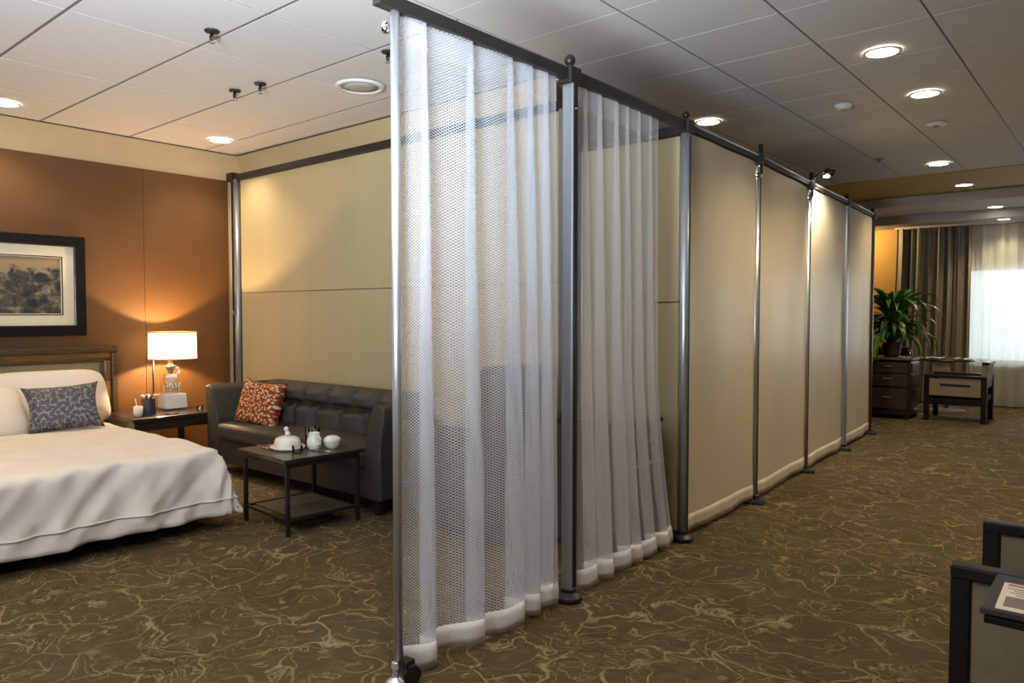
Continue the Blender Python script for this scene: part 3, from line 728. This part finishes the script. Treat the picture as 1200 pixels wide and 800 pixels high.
# small things on the nightstand
c = tag(MB().lathe([(.032,0), (.036,.03), (.036,.085), (.030,.086), (.030,.01), (.001,.008)], (-6.30,2.69,NZ), 18, 1, 1).build('paper_cup', 'ceramic', smooth=True), 'small white cup with a stir stick at the left of the nightstand', 'cup')
MB().tube([(-6.30,2.69,NZ+.03), (-6.29,2.665,NZ+.15)], .004, 6).build('stir_stick', 'paper', c, smooth=True)
t = thing('storage_tin', 'slate blue tin holding twisted paper wraps beside the lamp', 'tin', (-6.37, 2.81, NZ))
auto(MB().lathe([(.052,0), (.055,.01), (.055,.125), (.048,.127)], n=22).build('tin_body', 'navy', t))
auto(MB().lathe([(.057,.118), (.058,.138), (.052,.14)], n=22).build('tin_rim', 'navy', t))
for k in range(7):
    an = k*.9; r0 = .028
    MB().tube([(r0*math.cos(an), r0*math.sin(an), .13), (r0*1.7*math.cos(an), r0*1.7*math.sin(an), .155), (r0*2.6*math.cos(an+.3), r0*2.6*math.sin(an+.3), .165)], [.014,.010,.004], 6).build('paper_twist', 'foil' if k % 2 else 'gold_wood', t, smooth=True)
tag(MB().lathe([(.055,0), (.06,.004), (.055,.008), (.001,.006)], (-6.26,2.95,NZ), 20).build('coaster', 'wood_frame', smooth=True), 'small dark round coaster before the lamp base', 'coaster')
tag(MB().lathe([(.022,0), (.028,.02), (.026,.05), (.020,.052), (.019,.012), (.001,.01)], (-6.24,3.19,NZ), 16).build('votive_glass', 'glass', smooth=True), 'little clear votive glass at the front of the nightstand', 'glass')

# ================================================================== SOFA
SX0, SX1, SYF, SYB = -6.09, -3.80, 3.17, 3.80
SL = SX1-SX0
t = thing('sofa', 'long charcoal sofa with button tufted back under the cream screen', 'sofa', ((SX0+SX1)/2, SYF, 0))
MB().box((0,.31,.20), (SL-.06,.58,.20)).build('base', 'sofa', t, bevel=.015, seg=3)
MB().box((0,.24,.365), (SL-.34,.50,.15)).build('seat_cushion', 'sofa', t, bevel=.045, seg=4)
MB().box((0,.575,.50), (SL-.10,.12,.50)).build('back_frame', 'sofa', t, bevel=.03, seg=3)
nb = 6; bw = SL-.40
def tuft(u, v):
    x = (u-.5)*bw; z = .40+.375*v
    row = v*1.75
    su = abs(math.sin(PI*u*nb)); a = su**.45
    # vertical channels in the upper half, offset channels in the lower half, dimples where they meet
    if row > 1.0: ch = a
    else: ch = abs(math.sin(PI*(u*nb+.5)))**.45
    w = max(0, min(1, (row-.85)/.3)); ch = abs(math.sin(PI*(u*nb)))**.45*w + abs(math.sin(PI*(u*nb+.5)))**.45*(1-w)
    edge = min(1, (1-v)/.16)**.5 if v > .84 else 1
    band = 1-.75*math.exp(-((row-1.0)/.12)**2)
    y = .50 - (.02 + .13*ch*band)*max(.15, edge) + .03*(v > .97)
    return (x, y, z + (.0 if v < .97 else .0))
MB().grid(tuft, 132, 44).build('tufted_back', 'sofa', t, smooth=True, recalc=False)
MB().box((0,.545,.735), (bw,.12,.075)).build('back_roll', 'sofa', t, bevel=.033, seg=4)
for k in range(1, nb):
    MB().ball(((k/nb-.5)*bw, .452, .59), .016, 10, 6).build('button', 'sofa', t, smooth=True)
for sx in (-1, 1):
    xs_ = sx*(SL/2-.085)
    prof = [(-.085,.10), (.075,.10), (.075,.45), (.115,.66), (.115,.735), (.05,.755), (-.01,.72), (-.05,.60), (-.085,.47)]
    m = MB(); n = len(prof)
    m.add([(xs_+sx*q, 0, z) for q, z in prof] + [(xs_+sx*q, .62, z) for q, z in prof], [tuple(range(n)), tuple(range(n, 2*n))[::-1]] + [(i, (i+1) % n, n+(i+1) % n, n+i) for i in range(n)])
    m.build('arm', 'sofa', t, bevel=.02, seg=3)
for sx in (-1, 1):
    for y in (.05, .56): MB().box((sx*(SL/2-.08), y, .055), (.07,.07,.11), taper=.75).build('leg', 'wood', t, bevel=.004)
pillow('rust_cushion', 'square rust red and orange confetti print cushion on the sofa', (-5.62, 3.40, .60), (.54, .40, .15), 'rust', (-.30, .06, .10), .28, 1., 8, 'cushion')

# ================================================================== COFFEE TABLE
t = thing('coffee_table', 'square black metal coffee table with low shelf before the sofa', 'table', (-4.163, 2.81, 0), -.06)
hw_, hd_ = .275, .265; tz = .475
MB().box((0,0,tz-.012), (2*hw_+.05, 2*hd_+.05, .024)).build('top', 'wood', t, bevel=.004)
MB().box((0,0,tz-.04), (2*hw_, 2*hd_, .035)).build('apron', 'metal_dark', t, bevel=.003)
for sx in (-1,1):
    for sy in (-1,1): MB().box((sx*(hw_-.012), sy*(hd_-.012), tz/2-.02), (.024,.024,tz-.04)).build('leg', 'metal_dark', t, bevel=.002)
for s in (-1,1):
    MB().box((s*(hw_-.012),0,.10), (.018,2*hd_-.04,.018)).build('stretcher', 'metal_dark', t, bevel=.002)
MB().box((0,-hd_+.012,.10), (2*hw_-.04,.018,.018)).build('stretcher', 'metal_dark', t, bevel=.002)
MB().box((0,.02,.098), (2*hw_-.05,2*hd_-.10,.012)).build('shelf', 'grey_plate', t, bevel=.002)
T = Matrix.Translation((-4.163,2.81,tz)) @ Matrix.Rotation(-.06,4,'Z')
def on(x, y): p = T @ Vector((x,y,0)); return (p.x, p.y, p.z)
t = thing('covered_dish', 'white oval covered butter dish with knob on the coffee table', 'dish', on(-.07,-.06), -.5)
auto(MB().lathe([(.12,0), (.135,.008), (.14,.014), (.12,.014)], n=32, sx=1.05, sy=.8).build('saucer', 'ceramic', t))
auto(MB().lathe([(.108,.014), (.112,.03), (.110,.050), (.098,.066), (.06,.078), (.001,.082)], n=32, sx=1.05, sy=.75).build('lid', 'ceramic', t))
MB().ball((.02,0,.099), .018, 12, 8).build('lid_knob', 'ceramic', t, smooth=True)
MB().tube([(-.10,.0,.03), (-.135,0,.055), (-.135,0,.10), (-.085,0,.115)], [.012,.013,.013,.015], 10).build('spout', 'ceramic', t, smooth=True)
t = thing('water_glass', 'clear glass of dark tea behind the covered dish', 'glass', on(-.01,.10))
auto(MB().lathe([(.036,0), (.040,.125), (.037,.125), (.034,.008), (.001,.006)], n=22).build('tumbler', 'glass', t))
auto(MB().lathe([(.001,.008), (.033,.010), (.036,.095), (.001,.096)], n=22).build('tea', plain('dark_tea', (.05,.025,.015), .1), t))
t = thing('water_glass', 'second clear empty glass left of the tea glass on the coffee table', 'glass', on(-.085,.12))
auto(MB().lathe([(.034,0), (.038,.12), (.035,.12), (.032,.008), (.001,.006)], n=22).build('tumbler', 'glass', t))
t = thing('cream_jug', 'small cream coloured jug with lip in the middle of the coffee table', 'jug', on(.075,.05))
auto(MB().lathe([(.034,0), (.046,.02), (.048,.055), (.036,.085), (.038,.105), (.033,.105), (.030,.08), (.001,.06)], n=22).build('jug_body', 'ceramic', t))
MB().tube([(.04,0,.085), (.07,0,.075), (.07,0,.04), (.045,0,.025)], .006, 8).build('handle', 'ceramic', t, smooth=True)
t = thing('sugar_bowl', 'white lidded sugar bowl at the far side of the coffee table', 'bowl', on(.13,.15))
auto(MB().lathe([(.030,0), (.050,.02), (.056,.05), (.050,.052), (.001,.05)], n=22).build('bowl_body', 'ceramic', t))
auto(MB().lathe([(.056,.052), (.052,.066), (.030,.08), (.001,.085)], n=22).build('lid', 'ceramic', t))
t = thing('tumbler_base', 'low clear glass holder in front of the cream jug', 'glass', on(.12,-.10))
auto(MB().lathe([(.030,0), (.034,.045), (.031,.045), (.028,.006), (.001,.005)], n=20).build('holder', 'glass', t))
for xx, yy, an, lb in ((.20,.04,.35,'silver knife at the right edge of the coffee table'), (-.19,-.16,-.15,'silver spoon at the near left corner of the coffee table')):
    t = thing('cutlery', lb, 'cutlery', on(xx, yy), an)
    MB().box((-.05,0,.004), (.09,.012,.005)).build('handle', 'polish', t, bevel=.002)
    MB().lathe([(.001,.001), (.016,.002), (.018,.006), (.001,.005)], (.025,0,0), 14, 2.0, .8).build('blade', 'polish', t, smooth=True)

# ================================================================== THINGS SEEN THROUGH THE CURTAINS
t = thing('lounge_chair', 'dark high-back lounge chair seen through the first sheer curtain', 'chair', (-3.20, 3.46, 0))
MB().box((0,0,.20), (.84,.62,.24)).build('base', 'sofa', t, bevel=.03, seg=3)
MB().box((-.05,-.02,.40), (.62,.46,.18)).build('seat_cushion', 'sofa', t, bevel=.05, seg=4)
MB().box((.28,0,.66), (.20,.50,.76), ry=.10).build('backrest', 'sofa', t, bevel=.06, seg=4)
for s in (-1,1): MB().box((-.06,s*.26,.46), (.70,.13,.42)).build('arm', 'sofa', t, bevel=.05, seg=4)
for sx in (-.34,.34):
    for sy in (-.24,.24): MB().box((sx,sy,.045), (.05,.05,.09)).build('leg', 'wood', t, bevel=.004)
pillow('tan_cushion', 'tan cushion lying on the lounge chair behind the first sheer curtain', (-3.33, 3.46, .71), (.40, .40, .14), 'tan', (-1.2, 0, 1.2), .14, 1., 9, 'cushion')
t = thing('low_cabinet', 'low dark cabinet seen through the second sheer curtain', 'cabinet', (-2.41, 3.66, 0))
MB().box((0,0,.385), (.60,.40,.69)).build('body', 'sofa', t, bevel=.008)
MB().box((0,0,.74), (.62,.42,.024)).build('top', 'wood', t, bevel=.004)
MB().box((.302,0,.505), (.012,.38,.018)).build('pale_strip', 'ceramic', t, bevel=.003)
for z, hh in ((.62,.19), (.28,.40)):
    d_ = MB().box((.304,0,z), (.012,.36,hh)).build('door' if hh > .3 else 'drawer', 'wood', t, bevel=.004)
    MB().box((.318,0,z+.02), (.014,.09,.012)).build('handle', 'chrome', d_, bevel=.002)
for sx in (-.26,.26):
    for sy in (-.16,.16): MB().box((sx,sy,.02), (.05,.05,.04)).build('foot', 'wood', t)

# ================================================================== FOREGROUND ARMCHAIR, SIDE TABLE
def armchair(label, loc, rz, w, d, arm_z, fabric, slot=False, back_z=.80, name='armchair', group=None, fr=.05):
    """faces local -x; arms at y=+-w/2"""
    t = thing(name, label, 'chair', loc, rz, group)
    seat_z = .42
    for s in (-1, 1):
        y = s*w/2
        MB().box((-d/2+fr/2, y, (arm_z-.03)/2), (fr, fr, arm_z-.03)).build('leg', 'wood_frame', t, bevel=.005)
        MB().box((d/2-fr/2, y, (arm_z-.03)/2), (fr, fr, arm_z-.03)).build('leg', 'wood_frame', t, bevel=.005)
        MB().box((0, y, arm_z-.019), (d, fr+.008, .038)).build('arm_rail', 'wood_frame', t, bevel=.006)
        if not slot:
            MB().box((0, y, (arm_z-.038+.24)/2), (d-2*fr+.004, .034, arm_z-.038-.24)).build('arm_panel', fabric, t, bevel=.010, seg=3)
        else:
            zt, zb = arm_z-.05, arm_z-.26; hh = zt-zb; W = d-2*fr
            m = MB(); m.box((0,y,zt-.03), (W,.034,.06)); m.box((0,y,zb+hh*.275), (W,.034,hh*.55))
            for q in (-1,1): m.box((q*W*.40,y,zt-.06-(hh*.45-.06)/2), (W*.20,.034,hh*.45-.06))
            m.build('arm_panel', fabric, t)
            MB().box((0,y,zt-.06-(hh*.45-.06)/2), (W*.62,.012,hh*.45-.055)).build('slot_shade', 'rubber', t)  # dark sheet standing in for the shade inside the open slot
        MB().box((0, y, .25), (d-2*fr, .03, .07)).build('side_rail', 'wood_frame', t, bevel=.004)
    for x in (-d/2+fr/2, d/2-fr/2): MB().box((x, 0, .30), (.03, w-fr, .08)).build('seat_rail', 'wood_frame', t, bevel=.004)
    MB().box((-.01, 0, seat_z-.03), (d-.08, w-.07, .12)).build('seat_cushion', fabric, t, bevel=.03, seg=4)
    MB().box((d/2-.04, 0, (back_z+seat_z)/2), (.07, w-.05, back_z-seat_z), ry=.06).build('back_cushion', fabric, t, bevel=.025, seg=4)
    MB().box((d/2-.02, 0, back_z+.012), (.075, w-.02, .035)).build('top_rail', 'wood_frame', t, bevel=.006)
    return t
armchair('black framed armchair with taupe side panels at the right edge, nearest the camera', (-.385+.30, 2.69, 0), 0, .575, .60, .65, 'taupe', group='upholstered armchairs')
t = thing('side_table', 'small dark pedestal table with a leaflet on it, bottom right', 'table', (-.262+.22, 2.13, 0))
MB().box((0,0,.672), (.44,.285,.016)).build('top', plain('taupe_leather_top', (.030,.022,.019), .45, var=.1), t, bevel=.003)
MB().box((0,0,.650), (.425,.27,.018)).build('under_board', 'wood_frame', t, bevel=.003)
MB().tube([(0.09,0,.02), (0.09,0,.645)], .022, 14).build('pedestal', 'wood_frame', t, smooth=True)
MB().lathe([(.15,0), (.15,.012), (.03,.03)], (.09,0,0), 24).build('base', 'wood_frame', t)
t = thing('leaflet', 'printed cream leaflet lying on the dark side table', 'leaflet', (-.135, 2.10, .6805), .02)
MB().box((0,0,.0012), (.20,.205,.0024)).build('sheet', 'paper', t)
ink = plain('grey_ink', (.20,.165,.15), .7); pinkink = plain('faded_red_ink', (.42,.18,.16), .7)
MB().box((0,.085,.0027), (.18,.016,.0006)).build('heading_bar', pinkink, t)
MB().box((-.062,-.045,.0027), (.050,.075,.0006)).build('printed_photo', ink, t)
for k in range(4): MB().box((-.02+.004*k,.058-.016*k,.0027), (.14-.02*(k%2),.005,.0006)).build('text_line', ink, t)

# ================================================================== FAR END OF THE ROOM
# dresser
t = thing('dresser', 'dark brown dresser with drawers under the leafy plant', 'dresser', (-2.70, 10.72, 0))
MB().box((0,0,.40), (1.04,.52,.68)).build('body', 'wood', t, bevel=.006)
MB().box((0,0,.775), (1.10,.58,.03)).build('top', plain('worn_oak_top', (.16,.11,.06), .35, var=.2), t, bevel=.005)
for k, z in enumerate((.66,.50,.26)):
    hh = (.13,.15,.26)[k]
    d_ = MB().box((0,-.265,z), (.96,.02,hh)).build('drawer', plain('brown_drawer', (.055,.040,.028), .35, var=.3, nscale=5, stretch=(2,2,14)), t, bevel=.004)
    for s in (-.25,.25): MB().box((s,-.283,z+.02), (.10,.014,.012)).build('handle', 'chrome', d_, bevel=.002)
    d2 = MB().box((.525,0,z), (.012,.44,hh)).build('side_panel', 'wood', t, bevel=.004)
for sx in (-.47,.47):
    for sy in (-.2,.2): MB().box((sx,sy,.035), (.06,.06,.07)).build('foot', 'wood', t)
# plant
t = thing('potted_plant', 'leafy green potted plant with arching strap leaves on the dresser', 'plant', (-2.47, 10.72, .79))
auto(MB().lathe([(.075,0), (.105,.02), (.125,.17), (.13,.19), (.115,.19), (.105,.165)], n=24).build('pot', 'pot', t))
MB().lathe([(.001,.16), (.11,.165)], n=20).build('soil', 'soil', t)
rnd = random.Random(5)
def leaf_mesh(Ln, W, droop):
    m = MB(); n = 9; vs = []
    for i in range(n+1):
        s = i/n; an = 1.15 - droop*s*s
        if i == 0: p = Vector((0,0,0)); ang = 1.25
        else:
            ang = 1.25 - droop*(s**1.3); p = p + Vector((math.cos(ang), 0, math.sin(ang)))*(Ln/n)
        w = W*(math.sin(PI*min(1, .12+.88*s))**.7) if s < 1 else .002
        up = Vector((-math.sin(ang), 0, math.cos(ang)))
        vs += [p + Vector((0,-w,0)) + up*w*.35, p.copy(), p + Vector((0,w,0)) + up*w*.35]
    fs = []
    for i in range(n):
        for k in range(2): a = i*3+k; fs.append((a, a+1, a+4, a+3))
    m.add(vs, fs); return m
lm = [leaf_mesh(.50+.12*(k % 4), .026+.008*(k % 3), 1.5+.42*(k % 5)).build('leaf', 'leaf', t, smooth=True, recalc=False) for k in range(6)]
for k in range(120):
    an = 2.399*k + rnd.uniform(-.3,.3); s = rnd.uniform(.80, 1.18); lv = k % 3
    o = lm[k] if k < 6 else lm[k % 6].copy()
    if k >= 6: col.objects.link(o); o.parent = t
    o.location = (.03*math.cos(an), .03*math.sin(an), .17+.12*lv+rnd.uniform(0,.06)); o.scale = (s, s, s); o.rotation_euler = (rnd.uniform(-.2,.2), .35-.30*lv+rnd.uniform(-.2,.2), an)
MB().tube([(0,0,.16), (.01,0,.30), (0,.01,.42)], [.03,.026,.018], 10).build('stem', 'stem', t, smooth=True)
t = thing('glass_jar', 'small shiny glass jar on the dresser beside the plant', 'jar', (-2.215, 10.53, .79))
auto(MB().lathe([(.03,0), (.04,.02), (.04,.06), (.025,.08)], n=18).build('jar_body', 'glass', t)); auto(MB().lathe([(.026,.08), (.028,.10), (.010,.115), (.001,.117)], n=16).build('lid', 'polish', t))
tag(MB().lathe([(.05,0), (.075,.006), (.08,.014), (.06,.012), (.001,.008)], (-2.29,10.60,.79), 24).build('small_plate', 'ceramic', smooth=True), 'small white plate at the corner of the dresser', 'plate')
# chair and table
armchair('black framed armchair with tan slotted arm panels in the far corner', (-1.72, 10.93, 0), 0, .56, .68, .585, 'tan', slot=True, back_z=.73, group='upholstered armchairs', fr=.06)
t = thing('round_table', 'small round table with papers behind the far armchair', 'table', (-2.02, 11.85, 0))
MB().lathe([(.001,.70), (.34,.70), (.35,.715), (.34,.73), (.001,.73)], n=32).build('top', 'wood', t, smooth=False)
MB().tube([(0,0,.02), (0,0,.70)], .04, 14).build('pedestal', 'wood', t, smooth=True)
MB().lathe([(.24,0), (.24,.015), (.05,.04)], n=28).build('base', 'chrome', t)
MB().box((-.02,-.30,.62), (.20,.012,.20)).build('hanging_panel', 'tan', t, bevel=.003)
for k, (x, y, a, lb) in enumerate(((-2.14,11.75,.3,'white paper lying on the left of the far round table'), (-1.84,11.76,-.4,'silver wrapped papers on the right of the far round table'))):
    m = MB().grid(lambda u, v: ((u-.5)*.24, (v-.5)*.16, .006+.014*math.sin(5*u+3*v+k)**2), 10, 6); o = m.build('loose_paper', 'foil' if k else 'ceramic', smooth=True, recalc=False)
    o.location = (x, y, .731); o.rotation_euler = (0,0,a); o.modifiers.new('thick', 'SOLIDIFY').thickness = .003; tag(o, lb, 'paper', 'papers on the far table')
t = thing('side_chair', 'dark side chair tucked between the dresser and the far table', 'chair', (-2.66, 11.50, 0))
MB().box((0,0,.44), (.44,.42,.06)).build('seat', 'wood', t, bevel=.015)
MB().box((-.0,.19,.68), (.44,.05,.40)).build('backrest', 'wood', t, bevel=.015)
for sx in (-.19,.19):
    for sy in (-.18,.18): MB().box((sx,sy,.21), (.04,.04,.42)).build('leg', 'wood', t, bevel=.003)
# drapes, sheer and rod at the window
def far_cloth(name, label, x0, x1, y, n, mat, amp, cat='curtain', z0=.02, z1=2.648, sweep=0., ymid=0):
    def f(u, v):
        z = z0+(z1-z0)*v; h = 1-v
        x = x0 + (x1-x0)*u + sweep*(1-u)*h*h
        yy = y + amp*math.sin(2*PI*n*u + .7*math.sin(3.1*u*n)) + amp*.4*math.sin(2*PI*n*2.3*u+1)
        return (x + amp*.35*math.sin(4*PI*n*u), yy, z)
    t = thing(name, label, cat, (0,0,0))
    MB().grid(f, n*18, 8).build('cloth', mat, t, smooth=True, recalc=False)
    return t
far_cloth('drape', 'heavy taupe pleated drape left of the far window', -2.86, -1.86, 12.62, 8, 'drape', .055, sweep=-.14)
far_cloth('window_sheer', 'thin white sheer curtain across the bright far window', -1.88, 3.3, 12.76, 26, 'window_sheer', .03)
t = thing('curtain_track', 'slim track carrying the drape and sheer under the bulkhead', 'rail', (.2, 12.70, 2.665)); MB().box((0,0,0), (6.2,.10,.03)).build('track_bar', 'white_plastic', t)
# assumed warm wall washer, unseen behind the partition end, lighting the ochre wall
t = thing('assumed_wall_washer', 'assumed warm recessed wall washer lighting the ochre corner, hidden by the partition', 'ceiling light', (-3.55, 12.30, 2.675))
MB().lathe([(.001,0), (.06,0), (.06,-.006), (.001,-.006)], n=20).build('lens', 'bulb', t)
l = bpy.data.lights.new('assumed_washer_beam', 'SPOT'); l.energy = 45; l.color = (1,.70,.32); l.spot_size = 2.6; l.spot_blend = .8; l.shadow_soft_size = .05
o = bpy.data.objects.new('assumed_washer_beam', l); o.parent = t; o.location = (0,0,-.03); o.rotation_euler = Vector((.5,.5,-.6)).to_track_quat('-Z','Y').to_euler(); col.objects.link(o)
